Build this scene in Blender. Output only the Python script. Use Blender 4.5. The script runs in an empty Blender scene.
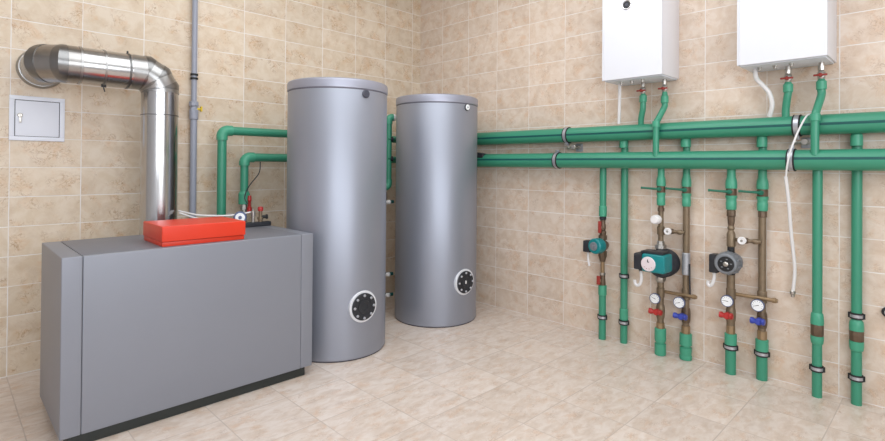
import bpy, bmesh, math, random
from mathutils import Vector, Matrix
random.seed(4)
scn = bpy.context.scene
COL = scn.collection
V = Vector
PI = math.pi

# ------------------------------------------------------------------ materials
def srgb(r, g, b):
    f = lambda c: (c / 12.92 if c <= .04045 else ((c + .055) / 1.055) ** 2.4)
    return (f(r / 255), f(g / 255), f(b / 255), 1)

class NT:
    def __init__(s, m):
        s.t = m.node_tree; s.n = s.t.nodes; s.l = s.t.links
    def new(s, k, **kw):
        n = s.n.new(k)
        for a, b in kw.items(): setattr(n, a, b)
        return n
    def link(s, a, b): s.l.new(a, b)
    def math(s, op, a, b=None, c=None, clamp=False):
        n = s.new('ShaderNodeMath', operation=op); n.use_clamp = clamp
        for i, v in enumerate((a, b, c)):
            if v is None: continue
            if hasattr(v, 'is_linked'): s.link(v, n.inputs[i])
            else: n.inputs[i].default_value = v
        return n.outputs[0]
    def mix(s, fac, a, b, blend='MIX'):
        n = s.new('ShaderNodeMix', data_type='RGBA', blend_type=blend)
        for i, v in ((0, fac), (6, a), (7, b)):
            if hasattr(v, 'is_linked'): s.link(v, n.inputs[i])
            else: n.inputs[i].default_value = v
        return n.outputs[2]
    def smooth(s, v, lo, hi, a=0.0, b=1.0):
        n = s.new('ShaderNodeMapRange', interpolation_type='SMOOTHSTEP')
        s.link(v, n.inputs[0])
        for i, x in enumerate((lo, hi, a, b)): n.inputs[i + 1].default_value = x
        return n.outputs[0]

def new_mat(name):
    m = bpy.data.materials.new(name); m.use_nodes = True
    return m, NT(m), m.node_tree.nodes['Principled BSDF']

def mat(name, col, rough=.5, metal=0.0, var=.06, scale=14.0, coat=0.0, bump=0.0, spec=.5):
    m, t, p = new_mat(name)
    geo = t.new('ShaderNodeNewGeometry')
    nz = t.new('ShaderNodeTexNoise'); nz.inputs['Scale'].default_value = scale; nz.inputs['Detail'].default_value = 4
    t.link(geo.outputs['Position'], nz.inputs['Vector'])
    lo = tuple(c * (1 - var) for c in col[:3]) + (1,)
    hi = tuple(min(1, c * (1 + var)) for c in col[:3]) + (1,)
    t.link(t.mix(nz.outputs[0], lo, hi), p.inputs['Base Color'])
    p.inputs['Roughness'].default_value = rough
    p.inputs['Metallic'].default_value = metal
    p.inputs['Coat Weight'].default_value = coat
    p.inputs['Specular IOR Level'].default_value = spec
    if bump:
        b = t.new('ShaderNodeBump'); b.inputs['Strength'].default_value = bump; b.inputs['Distance'].default_value = .002
        t.link(nz.outputs[0], b.inputs['Height']); t.link(b.outputs[0], p.inputs['Normal'])
    return m

def tile_mat(name, axis, u0, uw, v0, vh, gw, base, pale, dark, grout, rough, gb=1.0, vein=.62, stretch=(1, 1), fine=1.0):
    """axis 'x','y' = wall running along that world axis (v is z); 'f' = floor (u = x, v = y)"""
    m, t, p = new_mat(name)
    geo = t.new('ShaderNodeNewGeometry')
    sx = t.new('ShaderNodeSeparateXYZ'); t.link(geo.outputs['Position'], sx.inputs[0])
    U = sx.outputs[{'x': 0, 'y': 1, 'f': 0}[axis]]; W = sx.outputs[1 if axis == 'f' else 2]
    u = t.math('DIVIDE', t.math('SUBTRACT', U, u0), uw); v = t.math('DIVIDE', t.math('SUBTRACT', W, v0), vh)
    cu = t.math('FLOOR', u); cv = t.math('FLOOR', v)
    fu = t.math('SUBTRACT', u, cu); fv = t.math('SUBTRACT', v, cv)
    eu = t.math('MULTIPLY', t.math('MINIMUM', fu, t.math('SUBTRACT', 1.0, fu)), uw)
    ev = t.math('MULTIPLY', t.math('MINIMUM', fv, t.math('SUBTRACT', 1.0, fv)), vh)
    edge = t.math('MINIMUM', eu, ev)
    g = t.smooth(edge, gw * .45, gw * 1.1, 1.0, 0.0)          # 1 in the joint
    wn = t.new('ShaderNodeTexWhiteNoise', noise_dimensions='2D')
    cc = t.new('ShaderNodeCombineXYZ'); t.link(cu, cc.inputs[0]); t.link(cv, cc.inputs[1]); t.link(cc.outputs[0], wn.inputs['Vector'])
    # local tile coordinates + random jump for each tile
    lc = t.new('ShaderNodeCombineXYZ')
    t.link(t.math('MULTIPLY', t.math('MULTIPLY', fu, uw), stretch[0]), lc.inputs[0]); t.link(t.math('MULTIPLY', t.math('MULTIPLY', fv, vh), stretch[1]), lc.inputs[1])
    off = t.new('ShaderNodeVectorMath', operation='MULTIPLY_ADD')
    t.link(wn.outputs['Color'], off.inputs[0]); off.inputs[1].default_value = (37, 53, 71); t.link(lc.outputs[0], off.inputs[2])
    def noise(sc, det, dist=0.0, rough_=.5):
        n = t.new('ShaderNodeTexNoise'); n.inputs['Scale'].default_value = sc; n.inputs['Detail'].default_value = det
        n.inputs['Distortion'].default_value = dist; n.inputs['Roughness'].default_value = rough_
        t.link(off.outputs[0], n.inputs['Vector']); return n.outputs[0]
    n1 = noise(9 * fine, 6, .9, .6); n2 = noise(17 * fine, 5, 2.0, .55); n3 = noise(7 * fine, 4)
    col = t.mix(t.smooth(n1, .34, .66), base, pale)
    blot = t.math('MULTIPLY', t.smooth(n3, .48, .7), .42)
    col = t.mix(blot, col, tuple(.55 * a + .45 * b for a, b in zip(base, dark)))
    ridge = t.smooth(t.math('ABSOLUTE', t.math('SUBTRACT', n2, .5)), 0.0, .04, 1.0, 0.0)
    vm = t.math('MULTIPLY', t.math('MULTIPLY', ridge, t.smooth(noise(8 * fine, 3), .47, .66)), vein)
    col = t.mix(vm, col, dark)
    pr = t.math('MULTIPLY', t.smooth(t.math('ABSOLUTE', t.math('SUBTRACT', noise(11 * fine, 4, 1.2), .47)), 0, .03, 1, 0), .28)
    col = t.mix(pr, col, pale)
    peach = (min(1, base[0] * 1.0), base[1] * .84, base[2] * .70, 1)
    col = t.mix(t.math('MULTIPLY', t.smooth(noise(8 * fine, 5, .6, .65), .5, .72), .6), col, peach)
    g = t.math('MULTIPLY', g, t.smooth(noise(6, 3), .3, .6, .35, 1.0))
    bri = t.math('ADD', .955, t.math('MULTIPLY', wn.outputs['Value'], .09))
    bc = t.new('ShaderNodeCombineColor')
    for i in range(3): t.link(bri, bc.inputs[i])
    col = t.mix(1.0, col, bc.outputs[0], 'MULTIPLY')
    col = t.mix(g, col, grout)
    t.link(col, p.inputs['Base Color'])
    t.link(t.math('ADD', rough, t.math('MULTIPLY', g, .4)), p.inputs['Roughness'])
    h = t.math('ADD', t.math('MULTIPLY', g, -1.0), t.math('MULTIPLY', n2, .12))
    b = t.new('ShaderNodeBump'); b.inputs['Strength'].default_value = .35 * gb; b.inputs['Distance'].default_value = .0025
    t.link(h, b.inputs['Height']); t.link(b.outputs[0], p.inputs['Normal'])
    return m

WG = srgb(232, 228, 226)
LB, LP, LD = srgb(208, 189, 165), srgb(217, 202, 183), srgb(160, 124, 92)  # left tiles warmer than right: cast of mixed lighting tinted into the colours
WB, WP, WD = srgb(211, 191, 172), srgb(220, 205, 191), srgb(164, 130, 104)
M = {}
M['wall_l'] = tile_mat('beige tile left', 'x', -.1289, .3975, 1.403, .2, .0037, LB, LP, LD, WG, .33, vein=.85)
M['wall_r'] = tile_mat('beige tile right', 'y', -.3714, .3975, 3.2084, .2, .0037, WB, WP, WD, WG, .33, fine=1.25)
M['wall_o'] = mat('pale plaster', srgb(216, 218, 224), .8)
M['floor'] = tile_mat('floor tile', 'f', -2.506, .4, -1.97, .4, .0036, srgb(211, 194, 180), srgb(223, 211, 202), srgb(160, 130, 108), srgb(192, 178, 168), .32, .6, .6, (.6, 1.2), 1.7)
M['ceil'] = mat('white ceiling', (.82, .82, .8, 1), .8)
M['grey'] = mat('grey enamel', srgb(136, 139, 149), .42, 0.25, .03, 3.0, bump=.02)
M['greytop'] = mat('grey top enamel', srgb(122, 123, 131), .5, .2, .05, 20)
M['plinth'] = mat('dark plinth', srgb(40, 45, 44), .5)
M['orange'] = mat('orange red plastic', srgb(216, 54, 26), .38, 0, .03)
M['silver'] = mat('silver tank jacket', srgb(151, 155, 167), .42, .56, .02, 3)
M['silverlid'] = mat('silver tank lid', srgb(160, 162, 176), .42, .5, .02, 3)
M['tankbase'] = mat('tank base', srgb(50, 50, 62), .6)
def steel():
    m, t, p = new_mat('stainless flue steel')
    geo = t.new('ShaderNodeNewGeometry')
    nz = t.new('ShaderNodeTexNoise'); nz.inputs['Scale'].default_value = 5; nz.inputs['Detail'].default_value = 3
    t.link(geo.outputs['Position'], nz.inputs['Vector'])
    t.link(t.mix(nz.outputs[0], (.44, .44, .445, 1), (.56, .56, .565, 1)), p.inputs['Base Color'])
    p.inputs['Metallic'].default_value = 1
    t.link(t.smooth(nz.outputs[0], .3, .7, .12, .24), p.inputs['Roughness'])
    return m
M['steel'] = steel()
M['seam'] = mat('dark seam', (.16, .16, .16, 1), .35, .9)
M['seamsteel'] = mat('folded seam', (.24, .24, .24, 1), .3, 1)
M['steelreflect'] = mat('elbow steel with dark reflection', (.36, .35, .34, 1), .27, 1)  # dark reflection on the wall elbow, put into its base colour
M['steelmatte'] = mat('matte steel', (.40, .40, .40, 1), .3, 1)
M['white'] = mat('white enamel', srgb(224, 226, 233), .3, 0, .01, coat=.2)
M['whiteside'] = mat('white side enamel', srgb(226, 225, 230), .38, 0, .01)
M['whitegrey'] = mat('pale grey enamel', srgb(226, 230, 241), .4, 0, .02)
M['green'] = mat('green plastic pipe', srgb(58, 140, 112), .38, 0, .05, 6)
M['greenfit'] = mat('green plastic fitting', srgb(68, 153, 123), .42, 0, .06, 10)
M['greenvalve'] = mat('pale green fitting', srgb(72, 158, 128), .42, 0, .06, 12)
M['stripe'] = mat('dark green stripe', srgb(12, 80, 78), .4)
M['greendark'] = mat('dark green lever', srgb(24, 104, 82), .4)
M['brass'] = mat('aged brass', srgb(130, 113, 92), .45, .4, .25, 30)
M['brassb'] = mat('bright brass', srgb(152, 128, 98), .4, .45, .2, 40)
M['bronze'] = mat('brown bronze', srgb(104, 86, 70), .5, .4, .3, 40)
M['nickel'] = mat('nickel', srgb(182, 178, 172), .3, .85, .12, 40)
M['chrome'] = mat('chrome', (.75, .75, .76, 1), .18, 1)
M['zinc'] = mat('zinc clamp', srgb(186, 188, 196), .32, .7, .1)
M['rubber'] = mat('black rubber', srgb(26, 27, 30), .6)
M['black'] = mat('black plastic', srgb(38, 40, 46), .5)
M['blackm'] = mat('black pump shell', srgb(44, 47, 54), .6, 0, .15, 25)
M['red'] = mat('red handle', srgb(176, 46, 44), .4)
M['darkred'] = mat('dark red handle', srgb(150, 52, 44), .45)
M['blue'] = mat('blue handle', srgb(54, 70, 165), .4)
M['teal'] = mat('teal pump', srgb(12, 128, 132), .38, 0, .05)
M['whitep'] = mat('white plastic', srgb(236, 234, 234), .4, 0, .02)
M['pinkdial'] = mat('pale dial', srgb(226, 214, 218), .45, 0, .02)
M['dial'] = mat('gauge face', srgb(240, 242, 244), .35, 0, .02)
M['gaugerim'] = mat('gauge rim', srgb(86, 96, 130), .4, .2)
M['cable'] = mat('white cable', srgb(226, 224, 224), .5, 0, .02)
M['greypipe'] = mat('grey painted pipe', srgb(150, 154, 168), .42, 0, .04)
M['greycast'] = mat('grey pump casting', srgb(128, 132, 138), .5, .2, .1, 30)
M['yellow'] = mat('yellow handle', srgb(214, 184, 40), .45)
M['tape'] = mat('silver foil wrap', srgb(176, 178, 184), .4, .5, .3, 60)
M['seamline'] = mat('lid gap', srgb(96, 96, 108), .5)
M['rimwhite'] = mat('bright rim', srgb(228, 230, 236), .35, .15)
M['dialdark'] = mat('dark badge', srgb(66, 68, 80), .4)

# ------------------------------------------------------------------ mesh helpers
def BM(): return bmesh.new()

def frame_of(d):
    d = V(d).normalized()
    a = V((0, 0, 1)) if abs(d.z) < .9 else V((1, 0, 0))
    x = d.cross(a).normalized(); return x, d.cross(x).normalized()

def tube(bm, pts, r, seg=16, caps=True, mi=0, stripe=None):
    """pipe along a polyline with mitred joints; r a number or one radius per point"""
    pts = [V(p) for p in pts]; n = len(pts)
    rs = r if isinstance(r, (list, tuple)) else [r] * n
    ds = []
    for i in range(n - 1):
        d = pts[i + 1] - pts[i]
        ds.append(d.normalized() if d.length > 1e-9 else (ds[-1] if ds else None))
    for i in range(len(ds) - 1, -1, -1):
        if ds[i] is None: ds[i] = ds[i + 1]
    x, y = frame_of(ds[0]); rings = []
    for i in range(n):
        din = ds[max(0, i - 1)]; dout = ds[min(i, n - 2)]
        if i > 0:
            q = ds[max(0, i - 2)].rotation_difference(din) if i > 1 else None
            if q: x = q @ x; y = q @ y
        nn = (din + dout)
        nn = nn.normalized() if nn.length > 1e-6 else din
        ring = []
        for k in range(seg):
            a = 2 * PI * k / seg
            o = (x * math.cos(a) + y * math.sin(a)) * rs[i]
            den = din.dot(nn)
            s = -o.dot(nn) / den if abs(den) > .2 else 0
            ring.append(bm.verts.new(pts[i] + o + din * s))
        rings.append(ring)
    for i in range(n - 1):
        for k in range(seg):
            f = bm.faces.new((rings[i][k], rings[i][(k + 1) % seg], rings[i + 1][(k + 1) % seg], rings[i + 1][k]))
            f.material_index = mi
            if stripe and k in stripe: f.material_index = 1
    if caps:
        if rs[0] > 1e-5: bm.faces.new(list(reversed(rings[0]))).material_index = mi
        if rs[-1] > 1e-5: bm.faces.new(rings[-1]).material_index = mi
    return bm

def lathe(bm, p, d, prof, seg=24, mi=0, caps=True):
    """solid of revolution: prof = [(t along d, radius), ...]"""
    p = V(p); d = V(d).normalized(); x, y = frame_of(d); rings = []
    for t, r in prof:
        rings.append([bm.verts.new(p + d * t + (x * math.cos(2 * PI * k / seg) + y * math.sin(2 * PI * k / seg)) * max(r, 1e-5)) for k in range(seg)])
    for i in range(len(rings) - 1):
        for k in range(seg):
            bm.faces.new((rings[i][k], rings[i][(k + 1) % seg], rings[i + 1][(k + 1) % seg], rings[i + 1][k])).material_index = mi
    if caps:
        bm.faces.new(list(reversed(rings[0]))).material_index = mi
        bm.faces.new(rings[-1]).material_index = mi
    return bm

def box(bm, lo, hi, bev=.004, seg=2, mi=0, rot=None):
    lo = V(lo); hi = V(hi); c = (lo + hi) / 2; s = hi - lo
    r = bmesh.ops.create_cube(bm, size=1.0)
    mtx = Matrix.Translation(c) @ (rot.to_4x4() if rot else Matrix.Identity(4)) @ Matrix.Diagonal((s.x, s.y, s.z, 1))
    bmesh.ops.transform(bm, matrix=mtx, verts=r['verts'])
    fs = {f for v in r['verts'] for f in v.link_faces}
    for f in fs: f.material_index = mi
    if bev:
        es = list({e for v in r['verts'] for e in v.link_edges})
        bmesh.ops.bevel(bm, geom=es, offset=min(bev, min(s) * .45), segments=seg, affect='EDGES', profile=.6, material=mi)
    return bm

def ring(bm, p, d, R, r, seg=32, ms=8, mi=0):
    """torus-like band centred on p with axis d"""
    p = V(p); d = V(d).normalized(); x, y = frame_of(d); vs = []
    for k in range(seg):
        a = 2 * PI * k / seg; o = x * math.cos(a) + y * math.sin(a)
        vs.append([bm.verts.new(p + o * (R + r * math.cos(2 * PI * j / ms)) + d * r * math.sin(2 * PI * j / ms)) for j in range(ms)])
    for k in range(seg):
        for j in range(ms):
            bm.faces.new((vs[k][j], vs[(k + 1) % seg][j], vs[(k + 1) % seg][(j + 1) % ms], vs[k][(j + 1) % ms])).material_index = mi
    return bm

def band(bm, p, d, r0, r1, w, seg=32, mi=0):
    """flat strap: hollow short cylinder"""
    p = V(p); d = V(d).normalized(); x, y = frame_of(d)
    prof = [(-w / 2, r0), (-w / 2, r1), (w / 2, r1), (w / 2, r0)]; rings = []
    for t, r in prof:
        rings.append([bm.verts.new(p + d * t + (x * math.cos(2 * PI * k / seg) + y * math.sin(2 * PI * k / seg)) * r) for k in range(seg)])
    for i in range(4):
        for k in range(seg):
            bm.faces.new((rings[i][k], rings[i][(k + 1) % seg], rings[(i + 1) % 4][(k + 1) % seg], rings[(i + 1) % 4][k])).material_index = mi
    return bm

def bend(corner, din, dout, R, n):
    """vertices of a bend round a corner"""
    corner = V(corner); din = V(din).normalized(); dout = V(dout).normalized()
    h = (PI / 4) / n; c = corner - din * R + dout * R; out = []
    for k in range(n):
        a = h + 2 * h * k
        out.append(c + (-dout * math.cos(a) + din * math.sin(a)) * (R / math.cos(h)))
    return out

def spline(pts, n=10):
    pts = [V(p) for p in pts]; out = []
    for i in range(len(pts) - 1):
        p0 = pts[max(0, i - 1)]; p1 = pts[i]; p2 = pts[i + 1]; p3 = pts[min(len(pts) - 1, i + 2)]
        for k in range(n):
            t = k / n
            out.append(.5 * ((2 * p1) + (p2 - p0) * t + (2 * p0 - 5 * p1 + 4 * p2 - p3) * t * t + (3 * p1 - p0 - 3 * p2 + p3) * t ** 3))
    out.append(pts[-1]); return out

def base_of(o):
    while o.parent: o = o.parent
    return o.location

def obj(name, bm, m, parent=None, label=None, sharp=32, loc=None):
    me = bpy.data.meshes.new(name)
    o = bpy.data.objects.new(name, me)
    b = V(base_of(parent)) if parent else V(loc or (0, 0, 0))
    bmesh.ops.recalc_face_normals(bm, faces=bm.faces[:])
    for v in bm.verts: v.co -= b
    bm.to_mesh(me); bm.free()
    for p in me.polygons: p.use_smooth = True
    me.set_sharp_from_angle(angle=math.radians(sharp))
    for mm in (m if isinstance(m, (list, tuple)) else [m]): me.materials.append(M[mm])
    COL.objects.link(o)
    if parent: o.parent = parent
    else: o.location = b
    if label: o['label'] = label
    return o

def thing(name, loc, label, cat, group=None):
    o = bpy.data.objects.new(name, None); COL.objects.link(o)
    o.location = loc; o.empty_display_size = .05
    o['label'] = label; o['category'] = cat
    if group: o['group'] = group
    return o

def tag(o, label, cat, group=None):
    o['label'] = label; o['category'] = cat
    if group: o['group'] = group
    return o

def struct(name, bm, m):
    o = obj(name, bm, m); o['kind'] = 'structure'; return o

DN, UP, XP, XN, YP, YN = V((0, 0, -1)), V((0, 0, 1)), V((1, 0, 0)), V((-1, 0, 0)), V((0, 1, 0)), V((0, -1, 0))

# ------------------------------------------------------------------ room
X0, Y0, H = -6.4, -6.8, 3.7
struct('floor', box(BM(), (X0, Y0, -.1), (0, 0, 0), 0), 'floor')
struct('wall_left', box(BM(), (X0, 0, -.1), (.1, .1, H), 0), 'wall_l')
struct('wall_right', box(BM(), (0, Y0, -.1), (.1, 0, H), 0), 'wall_r')
struct('ceiling', box(BM(), (X0, Y0, H), (.1, .1, H + .1), 0), 'ceil')
struct('wall_front', box(BM(), (X0, Y0 - .1, -.1), (.1, Y0, H), 0), 'wall_o')
struct('wall_back', box(BM(), (X0 - .1, Y0 - .1, -.1), (X0, .1, H), 0), 'wall_o')

# ------------------------------------------------------------------ floor-standing boiler
bx0, bx1, by0, by1, bz0, bz1 = -3.607, -2.208, -1.362, -.68, .062, .965
sl, sr = -3.518, -2.296
b = thing('floor_boiler', ((bx0 + bx1) / 2, (by0 + by1) / 2, 0), 'long grey floor-standing boiler cabinet on a black plinth under the steel flue', 'boiler')
def end_cover(x0, x1):
    return box(BM(), (x0, by0, bz0), (x1, by1, bz1), .007, 3)
obj('end_cover', end_cover(bx0, sl - .0006), 'grey', b)
obj('end_cover', end_cover(sr + .0006, bx1), 'grey', b)
obj('front_panel', box(BM(), (sl + .0006, by0, bz0), (sr - .0006, by0 + .03, bz1 - .001), .006, 3), 'grey', b)
obj('top_panel', box(BM(), (sl + .0006, by0 + .0315, bz1 - .03), (sr - .0006, by1, bz1), .003), 'greytop', b)
obj('inner_case', box(BM(), (sl - .001, by0 + .034, bz0 + .01), (sr + .001, by1 + .002, bz1 - .034), .002), 'seamline', b)
obj('plinth', box(BM(), (bx0 + .035, by0 + .022, 0), (bx1 - .042, by1 - .03, bz0 + .012), .004), 'plinth', b, 'black recessed plinth')
# ------------------------------------------------------------------ control box
cx0, cx1, cy0, cy1 = -3.146, -2.668, -1.325, -.955
k = thing('control_box', ((cx0 + cx1) / 2, (cy0 + cy1) / 2, bz1), 'orange red control box lying on top of the grey boiler', 'control box')
obj('base', box(BM(), (cx0 + .004, cy0 + .004, bz1), (cx1 - .004, cy1, bz1 + .026), .004), 'orange', k)
obj('lid', box(BM(), (cx0, cy0 - .006, bz1 + .0275), (cx1, cy1, bz1 + .116), .006, 3), 'orange', k)

# ------------------------------------------------------------------ steel flue
fz, fy, fxw, fxv, FR = 2.086, -.36, -3.545, -2.894, .122
fl = thing('flue_pipe', (fxv, fy, 0), 'shiny stainless steel flue pipe bending from the wall down behind the boiler', 'flue pipe')
RB = .14
def gore_seams(verts, parent, end):
    for i_, q in enumerate(verts):
        a = (verts[i_ - 1] if i_ else end[0]); c_ = (verts[i_ + 1] if i_ + 1 < len(verts) else end[1])
        d0 = (q - a).normalized(); d1 = (c_ - q).normalized()
        obj('gore_seam', tube(BM(), [q - d0 * .006, q, q + d1 * .006], FR + .0028, 56), 'seamsteel', parent)
w1 = bend((fxw, fy, fz), YN, XP, RB, 2)
e1 = obj('elbow', tube(BM(), [V((fxw, -.03, fz))] + w1 + [V((fxw + RB + .03, fy, fz))], FR, 56), 'steelreflect', fl, sharp=14)
gore_seams(w1, e1, (V((fxw, 0, fz)), V((0, fy, fz))))
w2 = bend((fxv, fy, fz), XP, DN, RB, 3)
e2 = obj('elbow', tube(BM(), [V((-3.09, fy, fz))] + w2 + [V((fxv, fy, 1.955))], FR, 56), 'steelmatte', fl, sharp=14)
gore_seams(w2, e2, (V((-3.2, fy, fz)), V((fxv, fy, 0))))
obj('horizontal_section', tube(BM(), [(fxw + RB + .02, fy, fz), (-3.085, fy, fz)], FR - .001, 56), 'steel', fl)
obj('vertical_section', tube(BM(), [(fxv, fy, 1.965), (fxv, fy, .80), (fxv, fy, .62), (fxv, -.45, .55), (fxv, by1 + .01, .55)], FR - .001, 56), 'steel', fl)
obj('wall_collar', lathe(BM(), (fxw, -.001, fz), YN, [(0, .136), (.005, .136), (.01, .132), (.03, FR + .004), (.045, FR + .004)], 56), 'steelmatte', fl)
for x in (-3.385, -3.25, -3.107):
    obj('joint_band', band(BM(), (x, fy, fz), XP, FR - .003, FR + .004, .012, 56), 'seam' if x == -3.107 else 'steelmatte', fl)
obj('joint_band', band(BM(), (fxv, fy, 1.958), UP, FR - .003, FR + .004, .014, 56), 'steelmatte', fl)
obj('joint_band', band(BM(), (fxv, fy, 1.787), UP, FR - .003, FR + .002, .006, 56), 'seam', fl)
tb = BM()
lathe(tb, (-3.25, fy - .02, fz - FR - .012), V((.3, 0, -1)), [(0, .004), (.03, .004)], 8)
lathe(tb, (-3.262, fy - .02, fz - FR - .004), XP, [(0, .007), (.028, .007)], 8)
obj('clamp_screw', tb, 'black', fl)
obj('clamp_screw', lathe(BM(), (-3.107, fy - .01, fz + FR + .002), UP, [(0, .006), (.014, .006), (.016, .003)], 8), 'black', fl)

# ------------------------------------------------------------------ wall hatch
hx0, hx1, hz0, hz1 = -3.712, -3.41, 1.586, 1.89
hb = thing('wall_hatch', ((hx0 + hx1) / 2, 0, (hz0 + hz1) / 2), 'small white square access hatch on the wall under the flue elbow', 'access hatch')
fb = BM(); ft = .028
for lo, hi in (((hx0, hz0), (hx1, hz0 + ft)), ((hx0, hz1 - ft), (hx1, hz1)), ((hx0, hz0 + ft), (hx0 + ft, hz1 - ft)), ((hx1 - ft, hz0 + ft), (hx1, hz1 - ft))):
    box(fb, (lo[0], -.014, lo[1]), (hi[0], -.0005, hi[1]), .002)
obj('frame', fb, 'whitegrey', hb)
dr = obj('door', box(BM(), (hx0 + ft + .004, -.012, hz0 + ft + .003), (hx1 - ft - .004, -.003, hz1 - ft - .004), .002), 'whitegrey', hb)
obj('door_gap', box(BM(), (hx0 + ft - .001, -.003, hz0 + ft - .001), (hx1 - ft + .001, -.0005, hz1 - ft + .001), 0), 'black', hb)
obj('lock', lathe(BM(), (-3.655, -.011, 1.757), YN, [(0, .015), (.004, .015), (.006, .011), (.008, .011)], 24), 'nickel', dr)
kb = BM()
box(kb, (-3.6565, -.034, 1.748), (-3.6535, -.018, 1.766), .0008); box(kb, (-3.661, -.034, 1.705), (-3.649, -.031, 1.748), .001)
obj('key', kb, 'nickel', dr)

# ------------------------------------------------------------------ grey gas pipe
gx, gy = -2.552, -.045
g = thing('gas_pipe', (gx, gy, 0), 'thin grey vertical gas pipe on the wall right of the flue', 'pipe')
obj('upper_pipe', tube(BM(), [(gx, gy, 1.92), (gx, gy, H - .005)], .021, 20), 'greypipe', g)
obj('lower_pipe', tube(BM(), [(gx, gy, 0), (gx, gy, 1.80), (gx, gy, 1.805), (gx, gy, 1.86)], [.026, .026, .034, .034], 20), 'greypipe', g)
va = obj('valve', lathe(BM(), (gx, gy, 1.845), UP, [(0, .026), (.012, .036), (.035, .036), (.04, .029), (.06, .029), (.07, .037), (.10, .037), (.107, .024)], 8), 'greypipe', g)
hb_ = BM(); lathe(hb_, (gx + .02, gy - .01, 1.888), V((1, -.3, 0)), [(0, .010), (.03, .010)], 12); box(hb_, (gx + .045, gy - .035, 1.868), (gx + .058, gy - .01, 1.912), .004)
obj('handle', hb_, 'yellow', va, 'small yellow valve handle')
cb = BM()
for dz in (-.016, .016): band(cb, (gx, gy, 2.155 + dz), UP, .020, .030, .015, 24)
box(cb, (gx - .008, gy + .02, 2.14), (gx + .008, -.0005, 2.17), .002)
obj('pipe_clip', cb, 'rubber', g)

# ------------------------------------------------------------------ storage tanks
def make_tank(ax, ay, ang, gang, label, dark):
    t = thing('storage_tank', (ax, ay, 0), label, 'water tank', 'silver hot water storage tanks in the corner')
    A = V((ax, ay, 0))
    obj('base_ring', lathe(BM(), A, UP, [(0, .380), (.03, .380)], 64), 'tankbase', t)
    obj('body', lathe(BM(), A + V((0, 0, .007)), UP, [(0, .383), (.008, .389), (1.987, .389), (1.993, .386)], 96), 'silver', t)
    obj('lid', lathe(BM(), A + V((0, 0, 2.003)), UP, [(0, .390), (.004, .3935), (.055, .3935), (.066, .390), (.073, .379), (.076, .36), (.078, .0)], 96), 'silverlid', t)
    obj('lid_seam', band(BM(), A + V((0, 0, 2.0)), UP, .37, .3885, .01, 96), 'seamline', t)
    d = V((math.cos(ang), math.sin(ang), 0)); c = A + d * .385 + V((0, 0, .387))
    cov = obj('inspection_cover', lathe(BM(), c, d, [(0, .1), (.018, .1), (.021, .097), (.021, .062), (.017, .060), (.017, .05), (.022, .048), (.022, .030), (.018, .028), (.018, .0)], 40), 'black', t, 'round black inspection cover')
    obj('rim', lathe(BM(), c, d, [(-.02, .117), (.006, .117), (.009, .114), (.009, .09)], 40), 'rimwhite', cov, 'bright metal rim')
    x = UP.cross(d).normalized()
    for i in range(8):
        a = 2 * PI * i / 8
        o = x * math.cos(a) + UP * math.sin(a)
        obj('bolt', lathe(BM(), c + d * .02 + o * .083, d, [(0, .0105), (.008, .0105), (.011, .007)], 6), 'zinc', cov)
    if not dark:
        obj('centre_mark', box(BM(), c + V((-.005, -.005, -.014)) + d * .02, c + V((.005, .005, .014)) + d * .02, .001), 'whitep', cov)
    d = V((math.cos(gang), math.sin(gang), 0)); c = A + d * .386 + V((0, 0, 1.968))
    gg = obj('dial_gauge', lathe(BM(), c, d, [(0, .031), (.01, .031), (.013, .027), (.012, .025)], 32), 'dialdark' if dark else 'rubber', t)
    obj('dial_face', lathe(BM(), c + d * .012, d, [(0, .025), (.002, .022)] if dark else [(0, .027), (.003, .024)], 32), 'dialdark' if dark else 'dial', gg)
    if not dark:
        obj('needle', lathe(BM(), c + d * .0155, d, [(0, .007), (.002, .005)], 12), 'gaugerim', gg)
    return t
make_tank(-1.770, -.982, math.radians(-93), math.radians(-92), 'large silver storage tank right beside the grey boiler, dark blank badge near its top', True)
make_tank(-.640, -.951, math.radians(-91.6), math.radians(-89.5), 'large silver storage tank in the room corner, small white dial near its top', False)

# ------------------------------------------------------------------ green header pipes
UX, UZ, UR = -.09, 1.714, .0635
LX, LZ, LR = -.143, 1.491, .065
def main_pipe(x, z, r, y1, label, srow):
    t = thing('header_pipe', (x, -2.5, z), label, 'pipe')
    obj('pipe', tube(BM(), [(x, y1, z), (x, Y0, z)], r, 48, True, 0, srow), ['green', 'stripe'], t)
    return t
def stripe_index(ang):  # faces whose angle about +y points to ang (measured from -x, up positive)
    x, y = frame_of(YN); best = []
    for kk in range(48):
        a = 2 * PI * (kk + .5) / 48
        o = x * math.cos(a) + y * math.sin(a)
        best.append((abs(math.degrees(math.atan2(o.z, -o.x)) - ang), kk))
    best.sort(); return {best[0][1], best[1][1]}
hu = main_pipe(UX, UZ, UR, -.16, 'upper of the two thick horizontal green header pipes on the right wall', stripe_index(2))
hl = main_pipe(LX, LZ, LR, -.16, 'lower of the two thick horizontal green header pipes on the right wall', stripe_index(6))
for hp, x, z, r in ((hu, UX, UZ, UR), (hl, LX, LZ, LR)):
    obj('elbow', tube(BM(), [(x, -.5, z), (x, -.3, z)] + bend((x, -.19, z), YP, XN, .09, 5) + [V((x - .12, -.19, z))], r + .008, 32), 'greenfit', hp)

sc_ = obj('sensor_strap', box(BM(), (LX - .06, -1.16, LZ + .02), (LX + .03, -1.02, LZ + .076), .012, 3, rot=Matrix.Rotation(math.radians(8), 3, 'X')), 'black', hl, 'black sensor strap next to the tank')
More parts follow.
